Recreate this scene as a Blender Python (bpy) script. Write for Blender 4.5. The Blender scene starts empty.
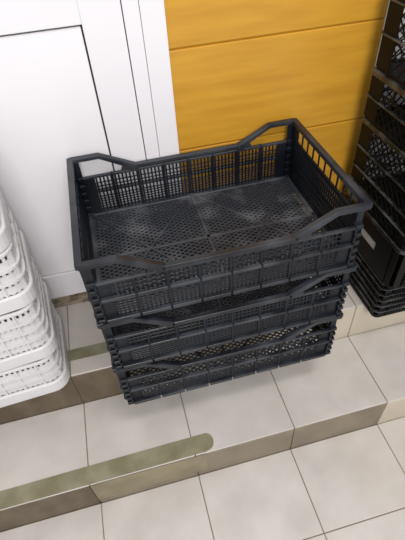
import bpy, math, random
from mathutils import Matrix, Vector
random.seed(7)
sc = bpy.context.scene
col = sc.collection

# ---------------------------------------------------------------- camera, world, light
cam_d = bpy.data.cameras.new('camera'); cam = bpy.data.objects.new('camera', cam_d); col.objects.link(cam)
rx, ry, rz = 0.780581, -0.0761396, -0.1961475
M = Matrix.Rotation(rz, 4, 'Z') @ Matrix.Rotation(rx, 4, 'X') @ Matrix.Rotation(ry, 4, 'Z')
cam.matrix_world = Matrix.Translation((0.260291, -1.042661, 1.097488)) @ M
cam_d.sensor_fit = 'VERTICAL'; cam_d.sensor_height = 24.0; cam_d.lens = 24.0 * 439.678 / 540.0
cam_d.clip_start = 0.02
sc.camera = cam
sc.view_settings.view_transform = 'Standard'; sc.view_settings.look = 'None'
sc.view_settings.exposure = 0.0; sc.view_settings.gamma = 1.0; sc.view_settings.use_curve_mapping = False

w = bpy.data.worlds.new('room_light'); sc.world = w; w.use_nodes = True
bg = w.node_tree.nodes['Background']; bg.inputs[0].default_value = (0.97, 0.97, 1.0, 1); bg.inputs[1].default_value = 0.86

def area(name, loc, target, sx, sy, power, color):
    d = bpy.data.lights.new(name, 'AREA'); d.shape = 'RECTANGLE'; d.size = sx; d.size_y = sy
    d.energy = power; d.color = color
    o = bpy.data.objects.new(name, d); col.objects.link(o); o.location = loc
    o.rotation_euler = (Vector(target) - Vector(loc)).to_track_quat('-Z', 'Y').to_euler()
    return o
area('ceiling_lamp', (0.75, -1.1, 2.45), (0.45, -0.35, 0.0), 0.8, 0.25, 21, (1.0, 0.97, 0.94))
area('front_fill', (0.2, -3.0, 2.2), (0.35, 0.0, 0.2), 1.0, 0.5, 58, (1.0, 0.98, 0.97))  # added frontal fill that brightens door and walls, not a lamp of the room

# ---------------------------------------------------------------- helpers
class MB:
    def __init__(s): s.v = []; s.f = []; s.m = []
    def hexa(s, c, mi=0):
        b = len(s.v); s.v += [tuple(p) for p in c]
        for q in ((0,3,2,1),(4,5,6,7),(0,1,5,4),(1,2,6,5),(2,3,7,6),(3,0,4,7)):
            s.f.append(tuple(b+i for i in q)); s.m.append(mi)
    def box(s, x0, x1, y0, y1, z0, z1, mi=0):
        if x0 > x1: x0, x1 = x1, x0
        if y0 > y1: y0, y1 = y1, y0
        if z0 > z1: z0, z1 = z1, z0
        s.hexa([(x0,y0,z0),(x1,y0,z0),(x1,y1,z0),(x0,y1,z0),(x0,y0,z1),(x1,y0,z1),(x1,y1,z1),(x0,y1,z1)], mi)
    def prism(s, pts, f0, f1, mi=0):
        # pts: polygon (convex or not) in 2D, f0/f1 map a 2D point to 3D on each side
        b = len(s.v); n = len(pts)
        s.v += [f0(*p) for p in pts] + [f1(*p) for p in pts]
        s.f.append(tuple(b+i for i in reversed(range(n)))); s.m.append(mi)
        s.f.append(tuple(b+n+i for i in range(n))); s.m.append(mi)
        for i in range(n):
            j = (i+1) % n; s.f.append((b+i, b+j, b+n+j, b+n+i)); s.m.append(mi)
    def bar(s, a, b, wid, z0, z1, mi=0):
        # flat bar between 2D points a, b in the xy plane
        dx, dy = b[0]-a[0], b[1]-a[1]; l = math.hypot(dx, dy)
        if l < 1e-6: return
        nx, ny = -dy/l*wid/2, dx/l*wid/2
        c = [(a[0]+nx,a[1]+ny),(a[0]-nx,a[1]-ny),(b[0]-nx,b[1]-ny),(b[0]+nx,b[1]+ny)]
        s.hexa([(p[0],p[1],z0) for p in c]+[(p[0],p[1],z1) for p in c], mi)
    def build(s, name, mats, parent=None, bevel=0, seg=2, fix=False):
        me = bpy.data.meshes.new(name); me.from_pydata(s.v, [], s.f)
        if not isinstance(mats, (list, tuple)): mats = [mats]
        for m in mats: me.materials.append(m)
        for p, mi in zip(me.polygons, s.m): p.material_index = mi
        import bmesh
        bm = bmesh.new(); bm.from_mesh(me); bmesh.ops.recalc_face_normals(bm, faces=bm.faces); bm.to_mesh(me); bm.free()
        o = bpy.data.objects.new(name, me); col.objects.link(o); o.parent = parent
        if bevel:
            b = o.modifiers.new('bevel', 'BEVEL'); b.width = bevel; b.segments = seg; b.limit_method = 'ANGLE'
        return o

def tag(o, label=None, cat=None, group=None, kind=None):
    if label: o['label'] = label
    if cat: o['category'] = cat
    if group: o['group'] = group
    if kind: o['kind'] = kind
    return o
def empty(name, loc, rot=0.0):
    o = bpy.data.objects.new(name, None); col.objects.link(o); o.location = loc; o.rotation_euler = (0, 0, rot)
    o.empty_display_size = 0.05
    return o
def copy_tree(o, parent=None):
    c = o.copy(); col.objects.link(c); c.parent = parent
    for ch in [x for x in list(bpy.data.objects) if x.parent == o]: copy_tree(ch, c)
    return c

def mat(name, base, rough=0.5, spec=0.5, second=None, scale=(1,1,1), nscale=5.0, detail=4.0, lo=0.4, hi=0.65, bump=0.0, bscale=60.0, sss=0.0, rough2=None):
    m = bpy.data.materials.new(name); m.use_nodes = True; nt = m.node_tree; N = nt.nodes; L = nt.links
    p = N['Principled BSDF']; p.inputs['Base Color'].default_value = (*base, 1); p.inputs['Roughness'].default_value = rough
    p.inputs['Specular IOR Level'].default_value = spec
    tc = N.new('ShaderNodeTexCoord'); mp = N.new('ShaderNodeMapping'); mp.inputs['Scale'].default_value = scale
    L.new(tc.outputs['Object'], mp.inputs['Vector'])
    n = N.new('ShaderNodeTexNoise'); n.inputs['Scale'].default_value = nscale; n.inputs['Detail'].default_value = detail
    L.new(mp.outputs['Vector'], n.inputs['Vector'])
    cr = N.new('ShaderNodeMapRange'); cr.inputs['From Min'].default_value = lo; cr.inputs['From Max'].default_value = hi
    L.new(n.outputs['Fac'], cr.inputs['Value'])
    mx = N.new('ShaderNodeMix'); mx.data_type = 'RGBA'
    mx.inputs['A'].default_value = (*base, 1); mx.inputs['B'].default_value = (*(second or base), 1)
    L.new(cr.outputs['Result'], mx.inputs['Factor']); L.new(mx.outputs['Result'], p.inputs['Base Color'])
    if rough2 is not None:
        r2 = N.new('ShaderNodeMapRange'); r2.inputs['To Min'].default_value = rough; r2.inputs['To Max'].default_value = rough2
        L.new(cr.outputs['Result'], r2.inputs['Value']); L.new(r2.outputs['Result'], p.inputs['Roughness'])
    if bump:
        nb = N.new('ShaderNodeTexNoise'); nb.inputs['Scale'].default_value = bscale; L.new(mp.outputs['Vector'], nb.inputs['Vector'])
        b = N.new('ShaderNodeBump'); b.inputs['Strength'].default_value = bump; b.inputs['Distance'].default_value = 0.002
        L.new(nb.outputs['Fac'], b.inputs['Height']); L.new(b.outputs['Normal'], p.inputs['Normal'])
    if sss:
        p.inputs['Subsurface Weight'].default_value = sss; p.inputs['Subsurface Radius'].default_value = (0.01,0.01,0.01)
    return m, nt, p, mx

TILE, nt, p, mx = mat('beige_floor_tile', (0.45,0.415,0.38), 0.42, 0.4, (0.53,0.495,0.46), (1,1,1), 9, 8, 0.35, 0.68, 0.05, 40)
# worn grey smudges on the tiles
N = nt.nodes; L = nt.links
tc = N.new('ShaderNodeTexCoord'); nz = N.new('ShaderNodeTexNoise'); nz.inputs['Scale'].default_value = 2.3; nz.inputs['Detail'].default_value = 6
L.new(tc.outputs['Object'], nz.inputs['Vector'])
mr = N.new('ShaderNodeMapRange'); mr.inputs['From Min'].default_value = 0.5; mr.inputs['From Max'].default_value = 0.75; mr.inputs['To Max'].default_value = 0.6
L.new(nz.outputs['Fac'], mr.inputs['Value'])
m2 = N.new('ShaderNodeMix'); m2.data_type = 'RGBA'; m2.inputs['B'].default_value = (0.47,0.42,0.34,1)
L.new(mx.outputs['Result'], m2.inputs['A']); L.new(mr.outputs['Result'], m2.inputs['Factor']); L.new(m2.outputs['Result'], p.inputs['Base Color'])
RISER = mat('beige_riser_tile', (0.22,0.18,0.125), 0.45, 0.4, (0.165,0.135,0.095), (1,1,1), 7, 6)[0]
RISER_PALE = mat('pale_riser_tile', (0.50,0.44,0.35), 0.45, 0.4, (0.46,0.40,0.31), (1,1,1), 7, 6)[0]  # paler tone for the riser tiles towards the right
RISER_DARK = mat('dark_riser_tile', (0.095,0.07,0.045), 0.5, 0.3, (0.135,0.105,0.068), (2,1,1), 8, 6)[0]  # darker brown tone for the riser tiles towards the left
GROUT = mat('dark_grout', (0.16,0.135,0.10), 0.9, 0.1, (0.22,0.19,0.15))[0]
TAPE = mat('olive_tape', (0.165,0.15,0.085), 0.35, 0.4, (0.235,0.215,0.14), (1,1,1), 14, 6, 0.4, 0.62)[0]
PVC = mat('white_door_plastic', (0.71,0.685,0.70), 0.35, 0.4, (0.695,0.67,0.685), (1,1,1), 3, 3)[0]
PANEL = mat('white_door_panel', (0.735,0.71,0.725), 0.4, 0.4, (0.72,0.695,0.71), (1,1,1), 2, 3)[0]
SEAL = mat('dark_rubber_seal', (0.05,0.05,0.055), 0.7, 0.2)[0]
THRESH = mat('stained_threshold', (0.27,0.23,0.17), 0.7, 0.2, (0.07,0.035,0.015), (1,1,2), 14, 5, 0.48, 0.6)[0]
WALL = mat('white_wall_paint', (0.74,0.73,0.73), 0.7, 0.2)[0]
YEL = mat('golden_wood_board', (0.53,0.275,0.026), 0.36, 0.4, (0.45,0.215,0.018), (1.3,1,11), 4, 7, 0.35, 0.7, 0.02, 20)[0]
BLK = mat('dark_slate_plastic', (0.0038,0.0052,0.0085), 0.36, 0.32, (0.011,0.0135,0.019), (1,1,1), 7, 7, 0.42, 0.68, 0.08, 120, rough2=0.6)[0]
DUSTY = mat('dusty_slate_plastic', (0.028,0.031,0.038), 0.40, 0.4, (0.105,0.108,0.118), (1,1,1), 11, 8, 0.48, 0.72, 0.1, 120, rough2=0.7)[0]
SLATE_LIGHT = mat('lighter_slate_plastic', (0.0075,0.0095,0.0135), 0.30, 0.38, (0.042,0.046,0.055), (1,1,1), 9, 7, 0.42, 0.66, 0.08, 120, rough2=0.55)[0]  # lighter slate tone for rims, ledges and handles
SHINE = mat('black_edge_painted_sheen', (0.012,0.013,0.013), 0.22, 0.5, (0.07,0.073,0.07), (1,1,1), 16, 6, 0.45, 0.68)[0]  # rim and rib highlights put into the colour as lighter grey
PALE = mat('pale_insert', (0.52,0.51,0.48), 0.6, 0.3)[0]
BLK2 = mat('glossy_black_plastic', (0.003,0.0035,0.0035), 0.40, 0.12, (0.006,0.0065,0.006), (1,1,1), 9, 6)[0]
WHT = mat('milky_white_plastic', (0.60,0.585,0.585), 0.4, 0.45, (0.54,0.525,0.52), (1,1,1), 6, 4, sss=0.1)[0]

# ---------------------------------------------------------------- the stepped tiled floor
T = 0.30; D1 = 0.2807; D2 = 0.2553; H1 = 0.1577; H2 = 0.1455; D3 = 0.2441
G = 0.0013
def tiles(mb, xs, ys, z, th=0.006):
    for a, b in zip(xs[:-1], xs[1:]):
        for c, d in zip(ys[:-1], ys[1:]): mb.box(a+G, b-G, c+G, d-G, z-th, z)
xs = [T*k for k in range(-3, 7)]
def slab(name, y0, y1, z, zb, ys, riser, pale_from=2.9):
    mb = MB()
    mb.box(xs[0], xs[-1], y0+0.004 if riser else y0, y1, zb, z-0.0015, 1)
    tiles(mb, xs, ys, z)
    if riser:
        for a, b in zip(xs[:-1], xs[1:]):
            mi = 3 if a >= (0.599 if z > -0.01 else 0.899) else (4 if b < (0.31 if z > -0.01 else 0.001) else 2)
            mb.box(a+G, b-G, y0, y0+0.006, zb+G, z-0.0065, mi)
    return tag(mb.build(name, [TILE, GROUT, RISER, RISER_PALE, RISER_DARK], None, 0.0012, 1), kind='structure')
slab('floor', -1.7, -D1-D2+0.0, -H1-H2, -H1-H2-0.05, [-1.7, -D1-D2-D3-0.6, -D1-D2-D3-0.3, -D1-D2-D3, -D1-D2], False)
slab('step_lower', -D1-D2, -D1, -H1, -H1-H2-0.05, [-D1-D2, -D1], True)
slab('step_upper', -D1, 0.0, 0.0, -H1-0.05, [-D1, 0.0], True)

# ---------------------------------------------------------------- door, frames, boards
fr = empty('door_1', (0,0,0)); tag(fr, kind='structure')
mb = MB()  # sash around the recessed panel
mb.box(0.2515, 0.3375, -0.006, 0.05, 0.048, 2.1)      # right stile
mb.box(-0.62, -0.53, -0.006, 0.05, 0.048, 2.1)        # left stile
mb.box(-0.53, 0.2515, -0.006, 0.05, 0.820, 0.965)     # middle rail
mb.box(-0.53, 0.2515, -0.006, 0.05, 0.048, 0.1455)    # bottom rail
mb.box(-0.53, 0.2515, -0.006, 0.05, 2.0, 2.1)
mb.build('sash', PVC, fr, 0.0015)
mb = MB(); mb.box(-0.53, 0.2475, -0.0005, 0.03, 0.1485, 0.8155); mb.build('door_panel', PANEL, fr, 0.001)
mb = MB(); mb.box(-0.53, 0.2515, -0.0005, 0.03, 0.968, 1.998); mb.build('upper_panel', PANEL, fr, 0.001)
mb = MB(); mb.box(-0.53, 0.2515, 0.012, 0.04, 0.1455, 0.8201); mb.build('seal', SEAL, fr)
mb = MB()
mb.box(0.3395, 0.3740, -0.009, 0.05, 0.0, 2.2); mb.box(0.3752, 0.428, -0.0065, 0.05, 0.0, 2.2)
mb.box(-0.62, 0.3395, -0.009, 0.05, 2.1, 2.2)
tag(mb.build('trim_1', PVC, None, 0.0012), kind='structure')
mb = MB(); mb.box(-0.9, 0.3395, -0.004, 0.05, 0.0, 0.0465); tag(mb.build('trim_2', THRESH, None, 0.002), kind='structure')
mb = MB(); mb.box(0.966, 1.075, -0.010, 0.05, 0.0, 2.2); tag(mb.build('trim_3', PVC, None, 0.003), kind='structure')
mb = MB(); mb.box(1.075, 1.8, 0.0, 0.05, 0.0, 2.4); mb.box(-0.9, -0.62, 0.0, 0.05, 0.0465, 2.4); mb.box(-0.62, 1.075, 0.0, 0.05, 2.2, 2.4)
mb.box(-0.9, 1.8, 0.052, 0.08, 0.0, 2.4)
tag(mb.build('wall_back_plaster', WALL, None), kind='structure')
mb = MB(); gz = [0.0, 0.232, 0.487, 0.742, 0.997, 1.252, 1.507, 1.762, 2.017, 2.2]
for a, b in zip(gz[:-1], gz[1:]):
    # one board with a small step at its top and a soft sloping lip at its bottom
    prof = [(0.0, a+0.005), (0.0, b-0.0015), (0.004, b), (0.03, b), (0.03, a), (0.0045, a)]
    mb.prism(prof, lambda y, z: (0.428, y, z), lambda y, z: (0.966, y, z))
tag(mb.build('wall_back', YEL, None, 0.001), kind='structure')

# ---------------------------------------------------------------- tape strips stuck on the steps
def strip(name, pts, z, label):
    mb = MB(); mb.prism(pts, lambda x, y: (x, y, z+0.0002), lambda x, y: (x, y, z+0.0009))
    return tag(mb.build(name, TAPE), label, 'tape')
strip('adhesive_tape', [(-0.30,-0.226),(0.30,-0.230),(0.30,-0.189),(-0.30,-0.186)], 0.0, 'short olive tape strip on the top step, running behind the stacked dark crates')
end = [(0.338+0.023*math.sin(t), -0.504-0.026*math.cos(t)) for t in [math.pi*k/10 for k in range(11)]]
strip('adhesive_tape', [(-0.60,-0.5352)] + [(0.33,-0.532)] + end[1:-1] + [(0.33,-0.479),(0.002,-0.482),(-0.60,-0.490)], -H1, 'long olive tape strip with rounded end on edge of lower step')
mb = MB(); mb.box(0.001, 0.33, -D1-D2-0.0012, -D1-D2-0.0003, -H1-0.115, -H1-0.002)
tag(mb.build('adhesive_tape', mat('brown_tape',(0.18,0.15,0.085),0.4,0.4,(0.24,0.20,0.12),(1,1,1),12,6)[0]), 'yellowish tape band covering the front face of lower step', 'tape')

# ---------------------------------------------------------------- dark slate crates
CL, CW, CH = 0.6077, 0.4051, 0.1783
def slate_crate():
    t = empty('plastic_crate', (0,0,0))
    # floor grid
    mb = MB(); m = 0.013; zf0, zf1 = 0.003, 0.0065
    x0, x1, y0, y1 = m, CL-m, m, CW-m
    def clip(a, b):
        # Liang-Barsky against the floor rectangle
        dx, dy = b[0]-a[0], b[1]-a[1]; t0, t1 = 0.0, 1.0
        for pq, q in ((-dx, a[0]-x0), (dx, x1-a[0]), (-dy, a[1]-y0), (dy, y1-a[1])):
            if abs(pq) < 1e-12:
                if q < 0: return None
            else:
                r = q/pq
                if pq < 0: t0 = max(t0, r)
                else: t1 = min(t1, r)
        if t0 >= t1: return None
        return (a[0]+t0*dx, a[1]+t0*dy), (a[0]+t1*dx, a[1]+t1*dy)
    s = 0.0128
    for sl, zz in ((0.62, 0.0), (-0.62, -0.0004)):
        k = -80
        while k < 140:
            c = k*s; a = (-0.1, c - sl*0.1 if True else c); b = (0.8, c + sl*0.8)
            if sl < 0: a, b = (-0.1, c+0.062), (0.8, c-0.496)
            r = clip(a, b); k += 1
            if r: mb.bar(r[0], r[1], 0.0034, zf0+zz, zf1+zz)
    mb.build('base_grid', DUSTY, t)
    mb = MB(); z0, z1 = 0.0015, 0.0095
    for a, b in (((x0,y0+.006),(x1,y0+.006)), ((x0,y1-.006),(x1,y1-.006)), ((x0+.006,y0),(x0+.006,y1)), ((x1-.006,y0),(x1-.006,y1)),
                 ((x0,CW/2),(x1,CW/2)), ((CL/2,y0),(CL/2,y1))): mb.bar(a, b, 0.0095, z0, z1-0.001)
    cx = CL/2; cy = CW/2
    for sg in (-1, 1):
        for a, b in (((cx,y0),(cx+sg*.15,cy)), ((cx,y1),(cx+sg*.15,cy)), ((cx+sg*.15,cy),(cx+sg*.285,y0)), ((cx+sg*.15,cy),(cx+sg*.285,y1))): mb.bar(a, b, 0.0050, z0, z1)
    mb.build('base_rib', DUSTY, t, 0.001, 1)
    ribs = [CL/2 + 0.068*k for k in range(-3, 4)]
    for side in (0, 1):   # long side panels
        Y = (lambda d: d) if side == 0 else (lambda d: CW-d)
        mb = MB(); a, b = 0.024, CL-0.024
        def seg(z0, z1, d0, d1, gap=0.004):
            e = [a] + ribs + [b]
            for p0, p1 in zip(e[:-1], e[1:]):
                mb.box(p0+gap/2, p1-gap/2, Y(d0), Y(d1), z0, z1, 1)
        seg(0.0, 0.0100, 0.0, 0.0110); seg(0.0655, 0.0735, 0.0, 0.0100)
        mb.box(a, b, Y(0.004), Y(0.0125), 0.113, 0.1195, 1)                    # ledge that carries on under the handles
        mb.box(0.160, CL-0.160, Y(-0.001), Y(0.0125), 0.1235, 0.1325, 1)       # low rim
        # fine lattice
        for r in ribs: mb.box(r-0.003, r+0.003, Y(0.006), Y(0.0125), 0.004, 0.122)
        for p0, p1 in ((a, a+0.03), (b-0.03, b)): mb.box(p0, p1, Y(0.009), Y(0.012), 0.008, 0.116)
        x = a+0.034
        while x < b-0.034:
            mb.box(x-0.0023, x+0.0023, Y(0.0092), Y(0.0115), 0.008, 0.1205); x += 0.0097
        z = 0.0155
        while z < 0.060:
            mb.box(a+.02, b-.02, Y(0.0090), Y(0.0112), z-0.0016, z+0.0016); z += 0.0078
        for z in (0.086, 0.0975): mb.box(a+.02, b-.02, Y(0.0090), Y(0.0112), z-0.0016, z+0.0016)
        mb.build('side_panel', [BLK, SLATE_LIGHT], t, 0.0008, 1)
        for e in (0, 1):   # raised corner handles
            X = (lambda q: q) if e == 0 else (lambda q: CL-q)
            hb = MB(); zt = CH-0.0005
            outer = [(0.004,zt),(0.078,zt),(0.168,0.1325),(0.168,0.1205),(0.150,0.1200),(0.132,0.1350),(0.076,zt-0.0115),(0.004,zt-0.0115)]
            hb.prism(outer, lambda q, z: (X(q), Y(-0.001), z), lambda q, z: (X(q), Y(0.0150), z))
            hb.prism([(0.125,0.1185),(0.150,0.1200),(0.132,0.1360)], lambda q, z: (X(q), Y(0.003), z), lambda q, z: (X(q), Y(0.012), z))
            hb.build('handle', SLATE_LIGHT, t, 0.0025, 2)
    for side in (0, 1):   # short end panels
        X = (lambda d: d) if side == 0 else (lambda d: CL-d)
        mb = MB(); a, b = 0.022, CW-0.022
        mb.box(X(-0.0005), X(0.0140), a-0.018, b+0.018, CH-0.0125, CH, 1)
        mb.box(X(0.0), X(0.012), a, b, 0.0, 0.0105)
        mb.box(X(0.0), X(0.012), a, b, 0.056, 0.064)
        mb.box(X(0.005), X(0.0105), a, b, 0.117, 0.129)
        n = 10; pw = 0.0325; c0 = CW/2 - pw*(n-1)/2
        for k in range(n+1):     # bars between the windows
            y = c0 + pw*(k-0.5); mb.box(X(0.0068), X(0.0095), y-0.0030, y+0.0030, 0.120, CH-0.010)
        mb.box(X(0.005), X(0.011), a, c0-pw/2+.003, 0.012, CH-0.012); mb.box(X(0.005), X(0.011), b, c0+pw*(n-.5)-.003, 0.012, CH-0.012)
        y = a+0.008
        while y < b-0.004:
            mb.box(X(0.0075), X(0.0105), y-0.0032, y+0.0032, 0.008, 0.118); y += 0.0102
        for z in (0.022, 0.036, 0.048, 0.074, 0.088, 0.102): mb.box(X(0.0078), X(0.0102), a, b, z-0.0028, z+0.0028)
        mb.build('end_panel', [BLK, SLATE_LIGHT], t, 0.0008, 1)
    for sx in (0, 1):
        for sy in (0, 1):
            X = (lambda q: q) if sx == 0 else (lambda q: CL-q); Yc = (lambda q: q) if sy == 0 else (lambda q: CW-q)
            mb = MB()
            mb.box(X(0.011), X(0.026), Yc(0.010), Yc(0.0135), 0.001, CH-0.002)
            mb.box(X(0.010), X(0.0135), Yc(0.010), Yc(0.024), 0.001, CH-0.002)
            mb.box(X(0.021), X(0.026), Yc(0.003), Yc(0.0135), 0.001, 0.119)
            mb.box(X(0.003), X(0.0135), Yc(0.020), Yc(0.024), 0.001, 0.165)
            for z in (0.0, 0.0225, 0.045, 0.0675, 0.090, 0.113): mb.box(X(0.0085), X(0.026), Yc(0.003), Yc(0.020), z, z+0.011)
            mb.build('corner_post', BLK, t, 0.001, 1)
    return t
SX, SY = 0.1432, -0.4211
proto = slate_crate()
lab = ['dark slate lattice crate at the bottom of the middle stack',
       'dark slate lattice crate in the middle, between two others of its stack',
       'open dark slate lattice crate on top of middle stack, dusty floor showing']
for i in range(3):
    o = proto if i == 0 else copy_tree(proto)
    o.location = (SX + (0, 0.002, 0.0)[i], SY + (0, -0.001, 0)[i], 0.0005 + CH*i + 0.0002*i); o.rotation_euler = (0, 0, 0.0025*(i-1))
    tag(o, lab[i], 'crate', 'dark slate crates stacked in the middle')

# ---------------------------------------------------------------- milky white crates, left
def rrect(x0, x1, y0, y1, r, n=6):
    pts = []
    for cx, cy, a0 in ((x1-r, y1-r, 0), (x0+r, y1-r, 90), (x0+r, y0+r, 180), (x1-r, y0+r, 270)):
        for k in range(n+1):
            a = math.radians(a0+90*k/n); pts.append((cx+r*math.cos(a), cy+r*math.sin(a)))
    return pts
def ring(mb, P, Q, z0, z1):
    n = len(P); b = len(mb.v)
    for pts, z in ((P,z0),(P,z1),(Q,z1),(Q,z0)): mb.v += [(x,y,z) for x,y in pts]
    for i in range(n):
        j = (i+1) % n
        for a, c in ((0,1),(1,2),(2,3),(3,0)):
            mb.f.append((b+a*n+i, b+a*n+j, b+c*n+j, b+c*n+i)); mb.m.append(0)
def walk(P, step):
    n = len(P); out = []; d = 0.0; nxt = 0.0
    for i in range(n):
        a, b = P[i], P[(i+1) % n]; l = math.hypot(b[0]-a[0], b[1]-a[1])
        while nxt <= d+l and l > 0:
            f = (nxt-d)/l; tx, ty = (b[0]-a[0])/l, (b[1]-a[1])/l
            out.append((a[0]+f*(b[0]-a[0]), a[1]+f*(b[1]-a[1]), tx, ty)); nxt += step
        d += l
    return out
WX, WY = 0.40, 0.27
def rr(ins, r=0.045): return rrect(-WX+ins, -ins, ins, WY-ins, max(0.01, r-ins*0.5))
def white_crate(h, rows):
    t = empty('white_crate', (0,0,0))
    mb = MB(); ring(mb, rr(0.0), rr(0.010), 0.0, 0.044); mb.build('bottom_band', WHT, t, 0.005, 3)
    mb = MB(); ring(mb, rr(0.006), rr(0.014), h-0.009, h); mb.build('rim', WHT, t, 0.002, 2)
    mb = MB(); P = rr(0.012); mb.prism(P, lambda x,y:(x,y,0.004), lambda x,y:(x,y,0.008)); mb.build('base', WHT, t)
    mb = MB(); z0, z1 = 0.044, h-0.009; d = (z1-z0)/rows
    for k in range(rows):
        a = z0+k*d
        ring(mb, rr(0.0100), rr(0.0120), a, a+d*0.60)
        if k: ring(mb, rr(0.0035), rr(0.0118), a-0.0034, a+0.0034)
    for (x, y, tx, ty) in walk(rr(0.0106), 0.0135):
        mb.bar((x-tx*.0036, y-ty*.0036), (x+tx*.0036, y+ty*.0036), 0.0022, 0.040, h-0.004)
    for (x, y, tx, ty) in walk(rr(0.0092), 0.050):
        mb.bar((x-tx*.0025, y-ty*.0025), (x+tx*.0025, y+ty*.0025), 0.007, 0.040, h-0.004)
    mb.build('lattice_wall', WHT, t)
    return t
wspec = [((0.003,-0.318), 0.06, 0.140, 3, 'milky white lattice crate standing on the step, lowest of the left stack'),
         ((0.012,-0.302), 0.11, 0.185, 4, 'milky white lattice crate second from the floor in left stack'),
         ((0.018,-0.285), 0.16, 0.160, 3, 'milky white lattice crate third from the floor in left stack'),
         ((0.013,-0.276), 0.17, 0.200, 4, 'milky white lattice crate topmost of left stack, cut by photo edge')]
z = 0.0005
for xy, a, h, rows, lb in wspec:
    o = white_crate(h, rows)
    o.location = (xy[0], xy[1], z); z += h + 0.0005; o.rotation_euler = (0, 0, a)
    tag(o, lb, 'crate', 'white crates stacked at the left')

# ---------------------------------------------------------------- glossy black crates, right
def black_crate(h, ribs, diag, hole, cell, solid=False, lip=0.010, W=0.50, D=0.312):
    t = empty('black_crate', (0,0,0))
    r = 0.022
    def R2(i): return rrect(i, W-i, i, D-i, max(0.006, r-i))
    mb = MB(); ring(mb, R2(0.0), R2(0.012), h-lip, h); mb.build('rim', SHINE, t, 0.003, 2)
    mb = MB(); mb.prism(R2(0.010), lambda x,y:(x,y,0.003), lambda x,y:(x,y,0.006)); ring(mb, R2(0.004), R2(0.012), 0.0, 0.010); mb.build('base', BLK2, t, 0.001, 1)
    mb = MB()
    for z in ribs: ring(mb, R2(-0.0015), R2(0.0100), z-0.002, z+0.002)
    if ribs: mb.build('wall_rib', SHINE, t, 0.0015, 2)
    # walls: four faces (long front/back: x axis; short left/right: y axis)
    faces = [('x', 0), ('x', 1), ('y', 0), ('y', 1)]
    for ax, s in faces:
        mb = MB(); ln = W if ax == 'x' else D; off = 0.0035
        def F(u, d, z):
            dd = off + d
            if ax == 'x': return (u, dd if s == 0 else D-dd, z)
            return (dd if s == 0 else W-dd, u, z)
        def plate(u0, u1, z0, z1, d0=0.0, d1=0.0025):
            mb.prism([(u0,z0),(u1,z0),(u1,z1),(u0,z1)], lambda u,z: F(u,d0,z), lambda u,z: F(u,d1,z))
        zb, zt = 0.006, h-lip+0.002
        e2 = 0.045 if ax == 'y' else 0.016
        plate(r*0.6, r+0.016, zb, zt); plate(ln-r-e2, ln-r*0.6, zb, zt)
        u0, u1 = r+0.012, ln-r-e2+0.004
        if solid and ax == 'y':
            hc = ln*0.48; hw = 0.040; hz0, hz1 = h*0.40, h*0.40+0.030
            plate(u0, u1, zb, hz0); plate(u0, u1, hz1, zt); plate(u0, hc-hw, hz0, hz1); plate(hc+hw, u1, hz0, hz1)
            if s == 0:
                pb = MB(); pb.prism([(hc-hw,hz0),(hc+hw,hz0),(hc+hw,hz1),(hc-hw,hz1)], lambda u,z: F(u,0.003,z), lambda u,z: F(u,0.005,z)); pb.build('hole_backing', PALE, t)
        elif diag:
            zl = zt
            if hole and ax == 'y':   # open hand slot near the top
                zl = zt - 0.030; plate(u0, u1, zl-0.004, zl)
                for q in (0.25, 0.5, 0.75): plate(u0+(u1-u0)*q-0.004, u0+(u1-u0)*q+0.004, zl, zt)
            hh = zl-zb
            c = -hh
            while c < (u1-u0):
                for sg in (0, 1):
                    a0, a1 = c, c+hh
                    ca0, ca1 = max(a0, 0), min(a1, u1-u0)
                    if ca1-ca0 < 0.004: continue
                    za, zc = zb+(ca0-a0), zb+(ca1-a0)
                    if sg: za, zc = zl-(ca0-a0), zl-(ca1-a0)
                    wv = 0.0036
                    mb.prism([(u0+ca0, za-wv/2), (u0+ca1, zc-wv/2), (u0+ca1, zc+wv/2), (u0+ca0, za+wv/2)],
                             lambda u,z,k=sg: F(u,0.0002*k,z), lambda u,z,k=sg: F(u,0.003+0.0002*k,z))
                c += cell
        else:
            u = u0
            while u < u1: plate(u, u+0.0045, zb, zt); u += 0.0095
            z = zb+0.008
            while z < zt: plate(u0, u1, z, z+0.003, 0.0003, 0.0022); z += 0.012
        mb.build('wall_panel', BLK2, t)
    return t
bx = 0.918
specs = [ (0.1535, [0.030,0.055,0.080,0.105,0.130], False, False, 0.02, False, 0.010, (bx+0.002,-0.344), 'small black ribbed crate on the step, lowest of the right stack'),
          (0.1465, [], False, False, 0.02, True, 0.012, (bx-0.002,-0.366), 'smooth sided black crate with pale hand hole in right stack'),
          (0.2280, [0.045,0.090,0.150], True, False, 0.026, False, 0.012, (bx,-0.364), 'tall black crate with thin shiny ribs in right stack'),
          (0.1250, [0.060], True, True, 0.026, False, 0.014, (bx,-0.362), 'shallow black crate with open diamond lattice in right stack'),
          (0.2200, [0.080,0.150], True, False, 0.030, False, 0.012, (bx+0.004,-0.362), 'black lattice crate topmost of right stack, cut by photo edge') ]
z = 0.0005
for h, rb, dg, hl, cell, so, lip, xy, lb in specs:
    o = black_crate(h, rb, dg, hl, cell, so, lip)
    o.location = (xy[0], xy[1], z); z += h + 0.0005
    tag(o, lb, 'crate', 'black crates stacked at the right')
